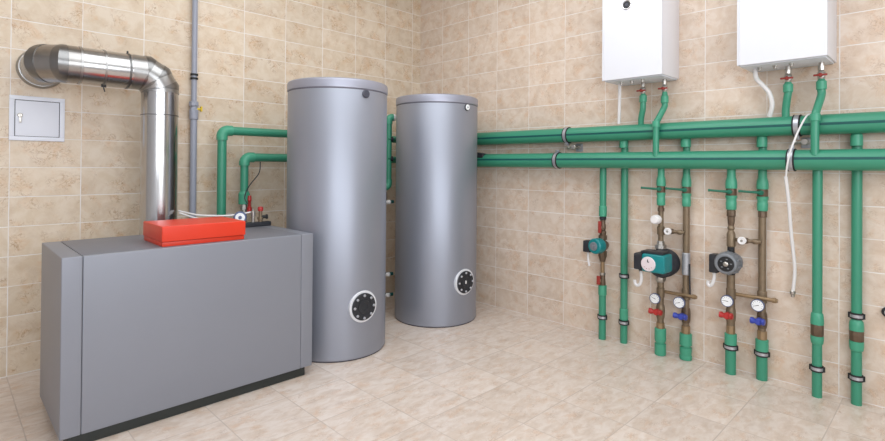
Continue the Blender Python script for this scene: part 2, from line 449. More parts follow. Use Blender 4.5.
# thinner connecting pipes behind the boiler and the tanks
AR, BR = .036, .036
p = thing('connecting_pipe', (-2.38, -.2, 0), 'green pipe rising behind the boiler with the higher elbow, left of the tanks', 'pipe')
obj('pipe', tube(BM(), [(-2.38, -.2, 0), (-2.38, -.2, 1.65)], AR, 28), 'green', p)
obj('elbow', tube(BM(), [(-2.38, -.2, 1.635), (-2.38, -.2, 1.66)] + bend((-2.38, -.2, 1.714), UP, XP, .05, 5) + [V((-2.325, -.2, 1.714)), V((-2.30, -.2, 1.714))], AR + .008, 28), 'greenfit', p)
obj('pipe', tube(BM(), [(-2.32, -.2, 1.714), (-.2, -.2, 1.714)], AR, 28), 'green', p)
p = thing('connecting_pipe', (-2.19, -.2, 0), 'green pipe with the lower elbow and socket, just left of the first tank', 'pipe')
obj('pipe', tube(BM(), [(-2.19, -.2, 1.16), (-2.19, -.2, 1.44)], BR - .003, 28), 'green', p)
obj('elbow', tube(BM(), [(-2.19, -.2, 1.425), (-2.19, -.2, 1.445)] + bend((-2.19, -.2, 1.495), UP, XP, .05, 5) + [V((-2.135, -.2, 1.495)), V((-2.11, -.2, 1.495))], BR + .007, 28), 'greenfit', p)
obj('pipe', tube(BM(), [(-2.13, -.2, 1.495), (-.25, -.2, 1.495)], BR, 28), 'green', p)
obj('socket', lathe(BM(), (-2.19, -.2, 1.095), UP, [(0, .042), (.004, .046), (.09, .046), (.094, .042), (.11, .036)], 28), 'greenfit', p)
obj('union_nut', lathe(BM(), (-2.19, -.2, 1.03), UP, [(0, .024), (.02, .024), (.022, .034), (.045, .034), (.047, .028), (.066, .028)], 8), 'nickel', p)
obj('lower_pipe', tube(BM(), [(-2.19, -.2, 0), (-2.19, -.2, 1.035)], .022, 20), 'brass', p)
vv = obj('valve', lathe(BM(), (-2.165, -.25, 1.02), UP, [(0, .02), (.05, .02), (.055, .012), (.1, .012), (.11, .018), (.15, .014)], 12), 'red', p, 'small red valve')

# safety fittings at the rear of the boiler top
s = thing('safety_group', (-2.30, -.765, bz1), 'small valve assembly on a black bar at the back edge of the boiler top', 'valve assembly')
obj('insulated_bar', box(BM(), (-2.42, -.755, bz1), (-2.215, -.705, bz1 + .034), .008, 3), 'black', s)
sv = obj('safety_valve', lathe(BM(), (-2.292, -.73, bz1 + .03), UP, [(0, .016), (.02, .016), (.022, .022), (.04, .022), (.042, .013), (.09, .013)], 12), 'brass', s)
obj('cap', lathe(BM(), (-2.292, -.73, bz1 + .115), UP, [(0, .019), (.02, .021), (.03, .018), (.034, .006)], 16), 'red', sv, 'red cap')
obj('outlet', lathe(BM(), (-2.285, -.735, bz1 + .07), V((1, -.2, 0)), [(0, .012), (.03, .012), (.032, .018), (.045, .018)], 12), 'rubber', sv)
obj('air_vent', lathe(BM(), (-2.35, -.73, bz1 + .03), UP, [(0, .012), (.05, .012), (.052, .018), (.085, .018), (.09, .008), (.105, .008)], 12), 'nickel', s)
pg = obj('pressure_gauge', lathe(BM(), (-2.445, -.725, 1.04), V((-.5, -1, .05)), [(-.03, .03), (0, .044), (.012, .046), (.016, .042)], 32), 'gaugerim', s)
obj('gauge_face', lathe(BM(), V((-2.445, -.725, 1.04)) + V((-.5, -1, .05)).normalized() * .016, V((-.5, -1, .05)), [(0, .034), (.0015, .033)], 32), 'dial', pg)
obj('gauge_centre', lathe(BM(), V((-2.445, -.725, 1.04)) + V((-.5, -1, .05)).normalized() * .0175, V((-.5, -1, .05)), [(0, .013), (.002, .011)], 16), 'gaugerim', pg)
obj('gauge_stem', tube(BM(), [(-2.44, -.72, 1.035), (-2.40, -.73, bz1 + .02)], .012, 12), 'brass', s)
tag(obj('capillary_cable', tube(BM(), spline([(-2.20, -.3, 1.10), (-2.22, -.28, 1.16), (-2.17, -.25, 1.25), (-2.08, -.24, 1.36), (-2.05, -.2, 1.455)]), .0045, 8), 'black', loc=(-2.2, -.3, 1.1)), 'thin black wire hanging from the lower green elbow pipe', 'wire')
tag(obj('signal_cable', tube(BM(), spline([(-2.785, -.45, 1.09), (-2.70, -.6, 1.065), (-2.56, -.66, 1.055), (-2.46, -.7, 1.06), (-2.36, -.72, 1.075)]), .006, 8), 'cable', loc=(-2.785, -.45, 1.1)), 'white cable sagging between the flue and the boiler valves, upper strand', 'cable')
tag(obj('signal_cable', tube(BM(), spline([(-2.785, -.47, 1.075), (-2.72, -.6, 1.045), (-2.66, -.68, 1.03), (-2.60, -.76, .985), (-2.58, -.8, .972)]), .006, 8), 'cable', loc=(-2.785, -.47, 1.1)), 'white cable dropping from the flue to the orange box, lower strand', 'cable')

# ------------------------------------------------------------------ pipes in the gap between the tanks
p = thing('tank_connection_pipe', (-.94, -.56, 0), 'slim green vertical pipe with an elbow in the gap between the two tanks', 'pipe')
obj('pipe', tube(BM(), [(-.915, -.56, 1.24), (-.915, -.56, 1.86)], .031, 20), 'green', p)
obj('elbow', tube(BM(), [(-.915, -.56, 1.84)] + bend((-.915, -.56, 1.905), UP, V((.94, -.34, 0)), .035, 4) + [V((-.875, -.575, 1.905))], .036, 20), 'greenfit', p)
obj('end_cap', lathe(BM(), (-.88, -.575, 1.905), V((.94, -.34, 0)), [(0, .034), (.02, .034), (.028, .026)], 20), 'whitep', p, 'pale end piece')
obj('lower_elbow', tube(BM(), [(-.915, -.56, 1.30)] + bend((-.915, -.56, 1.225), DN, V((-.9, .3, 0)), .035, 4) + [V((-1.02, -.53, 1.225))], .036, 20), 'greenfit', p)
obj('lower_pipe', tube(BM(), [(-.955, -.55, 0), (-.955, -.55, 1.225)], .012, 12), 'stripe', p)
obj('brass_nipple', lathe(BM(), (-.95, -.56, 1.09), UP, [(0, .014), (.03, .018), (.06, .018), (.09, .013)], 12), 'bronze', p)
for z, lab in ((1.69, 'dark plug of the topmost tank side stub in the gap between the tanks'), (1.50, 'dark second stub from the top in the gap between the tanks')):
    t = thing('tank_stub', (-.90, -.58, z), lab, 'pipe stub', 'stubs on the corner tank')
    obj('nipple', lathe(BM(), (-.935, -.57, z), V((.94, -.34, 0)), [(0, .016), (.05, .016), (.09, .016)], 16), 'greendark', t)
    obj('plug', lathe(BM(), (-.91, -.577, z), V((.94, -.34, 0)), [(0, .026), (.025, .026), (.03, .02)], 10), 'black', t)
for z, lab in ((1.08, 'green stub with pale cap at mid height between the tanks'), (.377, 'green stub with pale cap low between the tanks'), (.177, 'white capped drain stub lowest between the tanks')):
    t = thing('tank_stub', (-.92, -.57, z), lab, 'pipe stub', 'stubs on the corner tank')
    obj('nipple', lathe(BM(), (-.965, -.555, z), V((.94, -.34, 0)), [(0, .018), (.05, .018), (.10, .016)], 16), 'stripe', t)
    obj('end_cap', lathe(BM(), (-.93, -.59, z), V((.5, -1, 0)), [(-.02, .018), (0, .02), (.012, .02), (.018, .012)], 16), 'whitep', t, 'white cap')

# ------------------------------------------------------------------ clamps on the headers
def header_clamp(x, y, z, r, side, label):
    t = thing('pipe_clamp', (x, y, z), label, 'pipe clamp', 'metal clamps holding the header pipes')
    rb = BM()
    for dy in (-.017, .017): ring(rb, (x, y + dy, z), YP, r + .003, .0055, 40, 8)
    obj('rubber_lining', rb, 'rubber', t)
    obj('steel_band', band(BM(), (x, y, z), YP, r - .001, r + .007, .026, 48), 'zinc', t)
    eb = BM()
    box(eb, (x - .022, y - .012, z + side * (r + .001)), (x - .016, y + .012, z + side * (r + .028)), .001)
    box(eb, (x - .004, y - .012, z + side * (r + .001)), (x + .002, y + .012, z + side * (r + .028)), .001)
    obj('lug', eb, 'zinc', t)
    obj('bolt', lathe(BM(), (x - .036, y, z + side * (r + .016)), XP, [(0, .009), (.01, .009), (.0105, .005), (.05, .005), (.0505, .009), (.058, .009)], 6), 'nickel', t)
    obj('wall_stud', lathe(BM(), (x + r + .002, y, z), XP, [(0, .012), (.012, .012), (.0125, .006), (max(.014, -x - r - .004), .006)], 8), 'zinc', t)
    return t
for y, w in ((-2.05, 'left, near the corner tank'), (-3.745, 'right, under the second wall boiler')):
    header_clamp(UX, y, UZ, UR, -1, 'metal clamp round the upper header pipe at the ' + w)
for y, w in ((-1.985, 'left, near the corner tank'), (-3.725, 'right, under the second wall boiler')):
    header_clamp(LX, y, LZ, LR, 1, 'metal clamp round the lower header pipe at the ' + w)
for y, w in ((-2.115, 'left'), (-3.785, 'right')):
    t = thing('wall_bracket', (-.03, y, 1.60), 'small steel wall bracket between the header pipes by the %s clamps' % w, 'bracket', 'brackets behind the header clamps')
    obj('plate', box(BM(), (-.006, y - .035, 1.57), (-.0005, y + .035, 1.64), .002), 'zinc', t)
    obj('rod', lathe(BM(), (-.005, y, 1.607), XN, [(0, .02), (.03, .02), (.032, .011), (.085, .011)], 8), 'nickel', t)
    obj('nut', lathe(BM(), (-.088, y, 1.607), XN, [(0, .02), (.004, .024), (.022, .024), (.025, .02)], 6), 'nickel', t)
    obj('bolt', lathe(BM(), (-.10, y + .055, 1.605), YN, [(0, .017), (.012, .017), (.0125, .009), (.05, .009)], 6), 'nickel', t)

def small_clamp(x, y, z, r, label):
    t = thing('pipe_clip', (x, y, z), label, 'pipe clamp', 'rubber lined clips on the vertical pipes')
    rb = BM()
    for dz in (-.014, .014): ring(rb, (x, y, z + dz), UP, r + .003, .0055, 28, 8)
    for s_ in (-1, 1): lathe(rb, (x, y + s_ * (r + .008), z - .016), UP, [(0, .007), (.032, .007)], 8)
    obj('rubber_lining', rb, 'rubber', t)
    obj('steel_band', band(BM(), (x, y, z), UP, r - .001, r + .006, .018, 32), 'zinc', t)
    if -x - r > .004:
        obj('wall_stud', lathe(BM(), (x + r, y, z), XP, [(0, .008), (.008, .008), (.0085, .005), (max(.01, -x - r - .001), .005)], 8), 'zinc', t)
    return t

# ------------------------------------------------------------------ small fittings
def thermometer(par, x, y, z, xs, r, ang):
    """round dial thermometer: stem from the pipe at xs out to a face at x looking at -x"""
    t = obj('thermometer', lathe(BM(), (x + .012, y, z), XN, [(0, r * .7), (.004, r), (.018, r), (.021, r - .003), (.0185, r - .006)], 32), 'gaugerim', par, 'round white dial thermometer')
    obj('dial_face', lathe(BM(), (x - .006, y, z), XN, [(0, r - .005), (.0015, r - .0055)], 32), 'dial', t)
    nb = BM(); d = V((0, math.sin(ang), math.cos(ang))); q = V((x - .0085, y, z)); n = V((0, d.z, -d.y)) * .0022
    vs = [nb.verts.new(c) for c in (q - d * .008 - n, q - d * .008 + n, q + d * r * .62 + n * .4, q + d * r * .62 - n * .4)]
    nb.faces.new(vs)
    for i in range(9):
        a = math.radians(-120 + 30 * i); e = V((0, -math.sin(a), math.cos(a))); m_ = V((0, e.z, -e.y)) * .001
        p0 = q + e * r * .62; p1 = q + e * r * .78
        nb.faces.new([nb.verts.new(c) for c in (p0 - m_, p0 + m_, p1 + m_, p1 - m_)])
    obj('needle', nb, 'black', t)
    obj('stem', tube(BM(), [(x + .008, y, z), (xs, y - .012, z)], .009, 12), 'brassb', t)
    return t

def butterfly(par, x, y, z, xs, m, half):
    """T shaped butterfly handle in front of a ball valve body"""
    hb = BM()
    for s_ in (-1, 1):
        g_ = 1.05 if s_ > 0 else .85
        tube(hb, [(x, y, z), (x, y + s_ * half * .35 * g_, z), (x - .004, y + s_ * half * .7 * g_, z + .002), (x - .006, y + s_ * half * .95 * g_, z + .003), (x - .006, y + s_ * half * g_, z + .003)], [.017, .015, .022, .020, .010], 14)
    lathe(hb, (x + .03, y, z), XN, [(0, .022), (.038, .024), (.046, .018)], 14)
    h = obj('handle', hb, m, par, ('red' if m != 'blue' else 'blue') + ' butterfly handle')
    obj('spindle', tube(BM(), [(x + .015, y, z), (xs, y, z)], .010, 10), 'brass', h)
    return h

def green_valve(par, x, y, ztop, r):
    """big green ball valve between plastic sockets, with a long green lever"""
    v = obj('ball_valve', lathe(BM(), (x, y, 1.145), UP, [(0, r * .80), (.006, r * .9), (.05, r * .93), (.056, r * .86), (.075, r * .88), (.085, r), (.098, r), (.10, r * .8)], 28), 'greenvalve', par)
    obj('upper_socket', lathe(BM(), (x, y, 1.292), UP, [(0, r * .8), (.002, r), (.03, r * 1.02), (.055, r * .95), (.08, r * .76), (.11, r * .74), (max(.12, ztop - 1.292), r * .74)], 28), 'greenvalve', v)
    obj('body', lathe(BM(), (x, y, 1.24), UP, [(0, r * .84), (.008, r * .92), (.045, r * .92), (.054, r * .84)], 20), 'bronze', v)
    lb = BM()
    tube(lb, [(x - r - .006, y + .0, 1.27), (x - r - .022, y + .02, 1.272), (x - r - .024, y + .06, 1.274), (x - r - .024, y + .115, 1.277), (x - r - .024, y + .13, 1.277)], [.010, .010, .0085, .0085, .010], 10)
    lathe(lb, (x - r * .7, y, 1.27), XN, [(0, .017), (r * .3 + .012, .017), (r * .3 + .016, .012)], 12)
    obj('lever', lb, 'greendark', v, 'long green lever')
    return v

def pipe_part(par, name, x, y, z0, z1, r, m, seg=24):
    return obj(name, tube(BM(), [(x, y, z0), (x, y, z1)], r, seg), m, par)

# ------------------------------------------------------------------ vertical pipes under the headers
# A: thin riser with the smallest pump
x, y = -.085, -2.386
A = thing('pipe_riser', (x, y, 0), 'leftmost vertical green pipe, interrupted by brass fittings and a small teal pump', 'pipe', 'vertical pipes under the headers')
pipe_part(A, 'upper_pipe', x, y, 1.10, 1.47, .0275, 'green')
obj('socket', lathe(BM(), (x, y, 1.022), UP, [(0, .028), (.003, .032), (.085, .032), (.09, .028)], 24), 'greenfit', A)
obj('collar', lathe(BM(), (x, y, .995), UP, [(0, .026), (.004, .029), (.022, .029), (.027, .024)], 8), 'black', A)
va = obj('shutoff_valve', lathe(BM(), (x, y, .865), UP, [(0, .024), (.02, .028), (.035, .028), (.04, .020), (.06, .026), (.085, .026), (.1, .02), (.13, .022)], 10), 'bronze', A)
obj('handle', box(BM(), (x - .045, y - .006, .885), (x - .03, y + .022, .985), .006, 3), 'darkred', va, 'dark red lever')
pipe_part(va, 'handle_stem', x - .025, y + .004, .92, .94, .014, 'brass')
obj('union_nut', lathe(BM(), (x, y, .828), UP, [(0, .03), (.004, .036), (.034, .036), (.04, .028)], 8), 'bronze', A)
obj('union_nut', lathe(BM(), (x, y, .645), UP, [(0, .022), (.03, .030), (.045, .036), (.085, .036), (.09, .03)], 8), 'bronze', A)
pipe_part(A, 'brass_pipe', x, y, .545, .66, .017, 'brassb')
obj('union_ring', lathe(BM(), (x, y, .533), UP, [(0, .022), (.003, .026), (.018, .026), (.021, .022)], 8), 'nickel', A)
va = obj('lower_valve', lathe(BM(), (x, y, .44), UP, [(0, .024), (.02, .026), (.05, .024), (.07, .022), (.095, .02)], 10), 'bronze', A)
obj('handle', box(BM(), (x - .045, y + .002, .455), (x - .028, y + .032, .528), .006, 3), 'darkred', va, 'red lever')
pipe_part(va, 'handle_stem', x - .025, y + .01, .48, .5, .014, 'brass')
obj('lower_socket', lathe(BM(), (x, y, .366), UP, [(0, .029), (.003, .034), (.08, .034), (.083, .029)], 24), 'greenfit', A)
pipe_part(A, 'lower_pipe', x, y, 0, .37, .0295, 'green')
small_clamp(x, y, .184, .0295, 'clip near the floor on the leftmost green pipe, under the small teal pump')

# small teal pump on riser A
P = thing('circulation_pump', (x, y, .78), 'smallest circulation pump with teal body and black end box, on the leftmost pipe', 'pump')
obj('housing', lathe(BM(), (x + .045, y, .78), XN, [(0, .034), (.03, .044), (.075, .044), (.08, .05)], 24), 'bronze', P)
obj('flange', tube(BM(), [(x, y, .725), (x, y, .835)], .024, 16), 'bronze', P)
obj('motor', lathe(BM(), (x - .03, y + .004, .782), V((-1, .18, 0)), [(0, .058), (.02, .064), (.075, .064), (.085, .056)], 28), 'teal', P)
obj('dial', lathe(BM(), V((x - .03, y + .004, .782)) + V((-1, .18, 0)).normalized() * .083, V((-1, .18, 0)), [(0, .036), (.012, .034), (.013, .012), (.02, .01)], 28), 'greycast', P)
obj('terminal_box', box(BM(), (x - .10, y + .062, .722), (x - .015, y + .128, .818), .007, 2), 'black', P)
obj('cable', tube(BM(), spline([(x - .06, y + .10, .725), (x - .062, y + .098, .66), (x - .06, y + .088, .605)]), .0095, 10), 'cable', P, 'white power cable')

# B: plain green pipe
x, y = -.043, -2.554
Bp = thing('pipe_riser', (x, y, 0), 'plain green vertical pipe second from the left, with two clips', 'pipe', 'vertical pipes under the headers')
obj('top_socket', lathe(BM(), (UX + .028, y, 1.592), UP, [(0, .026), (.003, .033), (.05, .033), (.065, .03), (.07, .02)], 24), 'greenfit', Bp)
pipe_part(Bp, 'pipe', x, y, 0, 1.66, .0285, 'green')
obj('socket', lathe(BM(), (x, y, .19), UP, [(0, .029), (.003, .0335), (.085, .0335), (.09, .029)], 24), 'greenfit', Bp)
small_clamp(x, y, .547, .0285, 'upper clip on the plain green pipe between the two teal pumps')
small_clamp(x, y, .168, .0305, 'lower clip on the plain green pipe left of the big teal pump')

# C and D: pair with the big teal pump
x, y = -.09, -2.870
C_ = thing('pipe_riser', (x, y, 0), 'brass and green riser carrying the big teal pump, red handle below it', 'pipe', 'vertical pipes under the headers')
green_valve(C_, x, y, 1.45, .0335)
obj('union_nut', lathe(BM(), (x, y, 1.098), UP, [(0, .02), (.003, .026), (.028, .026), (.03, .02), (.05, .021)], 8), 'bronze', C_)
pipe_part(C_, 'brass_pipe', x, y, .86, 1.10, .0195, 'brass')
obj('tee', lathe(BM(), (x, y, .92), UP, [(0, .026), (.004, .028), (.06, .028), (.064, .024)], 12), 'brass', C_)
wk = obj('air_valve', lathe(BM(), (x - .01, y, 1.04), V((-1, .12, 0)), [(0, .016), (.03, .016), (.032, .026), (.042, .026)], 16), 'nickel', C_)
obj('cap', lathe(BM(), V((x - .01, y, 1.04)) + V((-1, .12, 0)).normalized() * .04, V((-1, .12, 0)), [(0, .034), (.006, .036), (.045, .034), (.054, .028), (.056, .0)], 28), 'whitep', wk, 'round white plastic cap')
obj('pump_union', lathe(BM(), (x, y, .812), UP, [(0, .04), (.004, .044), (.03, .042), (.034, .03), (.06, .028)], 8), 'nickel', C_)
obj('pump_union', lathe(BM(), (x, y, .555), UP, [(0, .026), (.014, .038), (.03, .040), (.05, .040)], 8), 'nickel', C_)
pipe_part(C_, 'brass_pipe', x, y, .25, .57, .024, 'brass')
obj('tee', lathe(BM(), (x, y, .44), UP, [(0, .026), (.004, .029), (.07, .029), (.074, .025)], 12), 'brass', C_)
obj('lower_valve', lathe(BM(), (x, y, .275), UP, [(0, .026), (.02, .031), (.05, .033), (.09, .031), (.11, .026)], 12), 'brass', C_)
obj('union_nut', lathe(BM(), (x, y, .20), UP, [(0, .028), (.004, .032), (.045, .032), (.05, .026)], 8), 'brassb', C_)
obj('green_coupling', lathe(BM(), (x, y, 0), UP, [(0, .037), (.004, .041), (.085, .0415), (.088, .032), (.1, .032), (.102, .039), (.112, .039), (.114, .0415), (.2, .0415), (.205, .037)], 28), 'greenfit', C_)
thermometer(C_, -.145, y + .020, .436, x, .04, 1.2)
butterfly(C_, -.145, y + .010, .334, x, 'red', .052)

x, y = -.045, -3.041
D_ = thing('pipe_riser', (x, y, 0), 'straight brass and green riser right of the big teal pump, blue handle near its foot', 'pipe', 'vertical pipes under the headers')
obj('top_socket', lathe(BM(), (UX + .028, y, 1.588), UP, [(0, .028), (.003, .036), (.05, .036), (.066, .032), (.07, .02)], 24), 'greenfit', D_)
pipe_part(D_, 'upper_pipe', x, y, 1.38, 1.66, .0255, 'green')
green_valve(D_, x, y, 1.42, .034)
pipe_part(D_, 'brass_pipe', x, y, .25, 1.15, .0235, 'brass')
obj('foil_wrap', lathe(BM(), (x, y, .632), UP, [(0, .025), (.006, .0295), (.05, .03), (.1, .029), (.16, .0295), (.166, .025)], 20), 'tape', D_)
obj('cable', tube(BM(), spline([(x - .02, y - .032, .72), (x - .022, y - .034, .6), (x - .02, y - .036, .50), (x - .02, y - .03, .47)]), .006, 8), 'black', D_)
obj('tee', lathe(BM(), (x, y, .445), UP, [(0, .026), (.004, .030), (.08, .030), (.084, .026)], 12), 'brass', D_)
obj('lower_valve', lathe(BM(), (x, y, .275), UP, [(0, .026), (.02, .031), (.05, .033), (.09, .031), (.11, .026)], 12), 'bronze', D_)
obj('union_nut', lathe(BM(), (x, y, .192), UP, [(0, .028), (.004, .032), (.055, .032), (.06, .026)], 8), 'brassb', D_)
obj('green_coupling', lathe(BM(), (x, y, 0), UP, [(0, .039), (.004, .043), (.03, .0435), (.033, .04), (.09, .043), (.093, .033), (.105, .033), (.108, .043), (.19, .043), (.195, .038)], 28), 'greenfit', D_)
thermometer(D_, -.12, y + .021, .434, x, .042, 1.9)
butterfly(D_, -.12, y + .008, .332, x, 'blue', .052)

# big teal pump
x, y = -.09, -2.870
P = thing('circulation_pump', (x, y, .71), 'biggest circulation pump, black round shell with teal front block and pale dial', 'pump')
zc = .705
obj('insulation_shell', lathe(BM(), (x + .07, y - .02, zc), XN, [(0, .09), (.01, .104), (.06, .108), (.12, .106), (.135, .098), (.145, .08)], 36), 'blackm', P)
obj('flange', tube(BM(), [(x, y, .595), (x, y, .825)], .034, 16), 'blackm', P)
obj('motor', box(BM(), (-.31, -2.985, .66), (-.155, -2.815, .795), .02, 3), 'teal', P, 'teal motor block')
obj('top_cover', box(BM(), (-.29, -2.965, .79), (-.16, -2.80, .812), .008, 2), 'black', P)
tb = obj('terminal_box', box(BM(), (-.305, -2.814, .668), (-.19, -2.752, .79), .012, 3), 'black', P)
obj('gland', lathe(BM(), (-.25, -2.783, .674), DN, [(0, .014), (.02, .014), (.022, .01), (.03, .01)], 10), 'black', tb)
dl = obj('dial', lathe(BM(), (-.308, -2.868, .722), XN, [(0, .054), (.004, .054), (.007, .05), (.008, .049)], 36), 'pinkdial', P, 'round pale dial')
db = BM()
box(db, (-.3175, -2.868, .738), (-.3155, -2.862, .756), .0005); box(db, (-.3175, -2.876, .735), (-.3155, -2.862, .741), .0005)
obj('dial_mark', db, 'rubber', dl)
db = BM()
for a in (-.9, -.3, .3, .9): box(db, (-.3172, -2.868 - .034 * math.sin(a) - .004, .716 - .03 * math.cos(a)), (-.3158, -2.868 - .034 * math.sin(a) + .004, .719 - .03 * math.cos(a)), 0)
obj('scale_mark', db, 'darkred', dl)
obj('cable', tube(BM(), spline([(-.25, -2.785, .655), (-.25, -2.79, .60), (-.25, -2.782, .555), (-.25, -2.76, .537), (-.25, -2.742, .55), (-.25, -2.738, .575)]), .0115, 10), 'cable', P, 'short curled white cable')

def crossbar(x, ya, yb, z, yend, xk, yk, lab, loops, group):
    t = thing('bypass_pipe', (x, ya, z), lab, 'pipe', group)
    obj('pipe', tube(BM(), [(x, ya, z), (x, yend, z)], .0125, 14), 'brassb' if not loops else 'brass', t)
    if yend < yb - .02:
        obj('end_plug', lathe(BM(), (x, yend + .02, z), YN, [(0, .018), (.02, .018), (.024, .013), (.03, .013)], 8), 'brassb', t)
    if loops:
        va = obj('valve', lathe(BM(), (x, yk + .035, z), YN, [(0, .018), (.012, .022), (.03, .018), (.045, .022), (.06, .018)], 10), 'bronze', t)
        obj('knob', lathe(BM(), (x - .012, yk, z + .004), XN, [(0, .012), (.02, .012), (.022, .025), (.045, .027), (.05, .022), (.046, .009)], 24), 'whitep', va, 'small round white knob')
        obj('knob_centre', lathe(BM(), (x - .054, yk, z + .004), XN, [(0, .009), (.008, .008)], 12), 'nickel', va)
        obj('check_valve', lathe(BM(), (x, yk - .05, z), YN, [(0, .013), (.01, .019), (.03, .019), (.04, .013)], 10), 'brass', t)
    return t
G_ = 'short bypass pipes between the riser pairs'
crossbar(-.075, -2.875, -3.04, .95, -3.04, 0, -2.935, 'short brass cross pipe with white knob above the big teal pump', True, G_)
crossbar(-.075, -2.875, -3.04, .484, -3.118, 0, 0, 'thin brass cross pipe below the big teal pump', False, G_)
crossbar(-.075, -3.365, -3.54, .935, -3.54, 0, -3.435, 'short brass cross pipe with white knob above the grey pump', True, G_)
crossbar(-.075, -3.365, -3.54, .556, -3.625, 0, 0, 'thin brass cross pipe below the grey pump', False, G_)

# E and F: pair with the grey pump
x, y = -.09, -3.358
E_ = thing('pipe_riser', (x, y, 0), 'brass and green riser carrying the grey pump, red handle below it', 'pipe', 'vertical pipes under the headers')
green_valve(E_, x, y, 1.45, .037)
obj('union_nut', lathe(BM(), (x, y, 1.03), UP, [(0, .018), (.02, .022), (.045, .024), (.065, .024), (.07, .029), (.105, .029), (.115, .024)], 10), 'bronze', E_)
obj('check_valve', lathe(BM(), (x, y, .985), UP, [(0, .024), (.015, .018), (.03, .024), (.05, .018)], 12), 'brass', E_)
obj('tee', lathe(BM(), (x, y, .885), UP, [(0, .024), (.006, .028), (.09, .028), (.1, .024)], 12), 'brass', E_)
pipe_part(E_, 'adapter', x, y, .83, .89, .023, 'rubber', 16)
pipe_part(E_, 'adapter', x, y, .675, .715, .026, 'rubber', 16)
pipe_part(E_, 'brass_pipe', x, y, .33, .69, .0265, 'brass')
obj('tee', lathe(BM(), (x, y, .52), UP, [(0, .028), (.004, .031), (.07, .031), (.074, .027)], 12), 'brass', E_)
obj('lower_valve', lathe(BM(), (x, y, .355), UP, [(0, .026), (.02, .031), (.05, .033), (.09, .031), (.11, .026)], 12), 'brass', E_)
obj('union_nut', lathe(BM(), (x, y, .275), UP, [(0, .026), (.004, .029), (.06, .029), (.064, .026)], 8), 'brassb', E_)
obj('green_socket', lathe(BM(), (x, y, .197), UP, [(0, .034), (.003, .0385), (.08, .0385), (.083, .034)], 28), 'greenfit', E_)
pipe_part(E_, 'lower_pipe', x, y, 0, .21, .034, 'green')
thermometer(E_, -.15, y + .006, .515, x, .040, 1.5)
butterfly(E_, -.15, y + .008, .412, x, 'red', .046)
small_clamp(x, y, .186, .034, 'clip on the green foot of the riser under the grey pump')

x, y = -.045, -3.538
F_ = thing('pipe_riser', (x, y, 0), 'straight brass riser right of the grey pump, blue handle near its foot', 'pipe', 'vertical pipes under the headers')
obj('top_socket', lathe(BM(), (UX + .028, y, 1.578), UP, [(0, .026), (.003, .032), (.05, .032), (.07, .03), (.08, .02)], 24), 'greenfit', F_)
pipe_part(F_, 'upper_pipe', x, y, 1.38, 1.66, .0255, 'green')
green_valve(F_, x, y, 1.42, .036)
obj('union_nut', lathe(BM(), (x, y, 1.1), UP, [(0, .022), (.004, .027), (.04, .027), (.046, .023)], 8), 'bronze', F_)
pipe_part(F_, 'brass_pipe', x, y, .32, 1.11, .0235, 'brass')
obj('tee', lathe(BM(), (x, y, .52), UP, [(0, .026), (.004, .030), (.075, .030), (.08, .026)], 12), 'brass', F_)
obj('lower_valve', lathe(BM(), (x, y, .35), UP, [(0, .026), (.02, .031), (.05, .033), (.09, .031), (.11, .026)], 12), 'bronze', F_)
obj('union_nut', lathe(BM(), (x, y, .268), UP, [(0, .026), (.004, .030), (.06, .030), (.064, .026)], 8), 'brassb', F_)
obj('green_socket', lathe(BM(), (x, y, .19), UP, [(0, .034), (.003, .039), (.08, .039), (.083, .034)], 28), 'greenfit', F_)
pipe_part(F_, 'lower_pipe', x, y, 0, .21, .0335, 'green')
thermometer(F_, -.12, y + .008, .515, x, .041, 1.9)
butterfly(F_, -.12, y + .004, .407, x, 'blue', .046)
small_clamp(x, y, .178, .0335, 'clip on the green foot of the straight brass riser right of the grey pump')

# grey pump
x, y = -.09, -3.358
P = thing('circulation_pump', (x, y, .775), 'grey round circulation pump with black centre and black side box', 'pump')
obj('housing', lathe(BM(), (x + .06, y, .775), XN, [(0, .05), (.02, .066), (.08, .07), (.085, .076)], 32), 'greycast', P)
obj('flange', tube(BM(), [(x, y, .70), (x, y, .845)], .03, 16), 'black', P)
mo = obj('motor', lathe(BM(), (x - .02, y + .006, .778), XN, [(0, .072), (.006, .077), (.06, .077), (.085, .07), (.092, .062)], 36), 'greycast', P)
fb = BM()
for i in range(10):
    a = 2 * PI * i / 10 + .2; o = V((0, math.cos(a), math.sin(a)))
    tube(fb, [V((x - .03, y, .778)) + o * .078, V((x - .085, y, .778)) + o * .074], .006, 6)
obj('cooling_fin', fb, 'greycast', mo)
obj('name_plate', lathe(BM(), (x - .108, y, .778), XN, [(0, .052), (.006, .052), (.007, .048)], 32), 'rubber', mo, 'round black front plate')
obj('vent_screw', lathe(BM(), (x - .114, y, .778), XN, [(0, .016), (.006, .016), (.008, .012), (.012, .008)], 16), 'nickel', mo)
pl = BM()
for i in range(5):
    a = 2 * PI * i / 5 + .5; o = V((0, math.cos(a), math.sin(a))); box(pl, V((x - .1165, y - .006, .775)) + o * .033, V((x - .1145, y + .006, .781)) + o * .033, 0)
obj('plate_mark', pl, 'greycast', mo)
tb = obj('terminal_box', box(BM(), (-.165, -3.293, .698), (-.075, -3.236, .826), .008, 2), 'black', P)
obj('cable', tube(BM(), spline([(-.13, -3.262, .70), (-.132, -3.262, .655), (-.134, -3.252, .615), (-.134, -3.235, .598), (-.134, -3.222, .61), (-.134, -3.224, .628)]), .0115, 10), 'cable', P, 'short curled white cable')

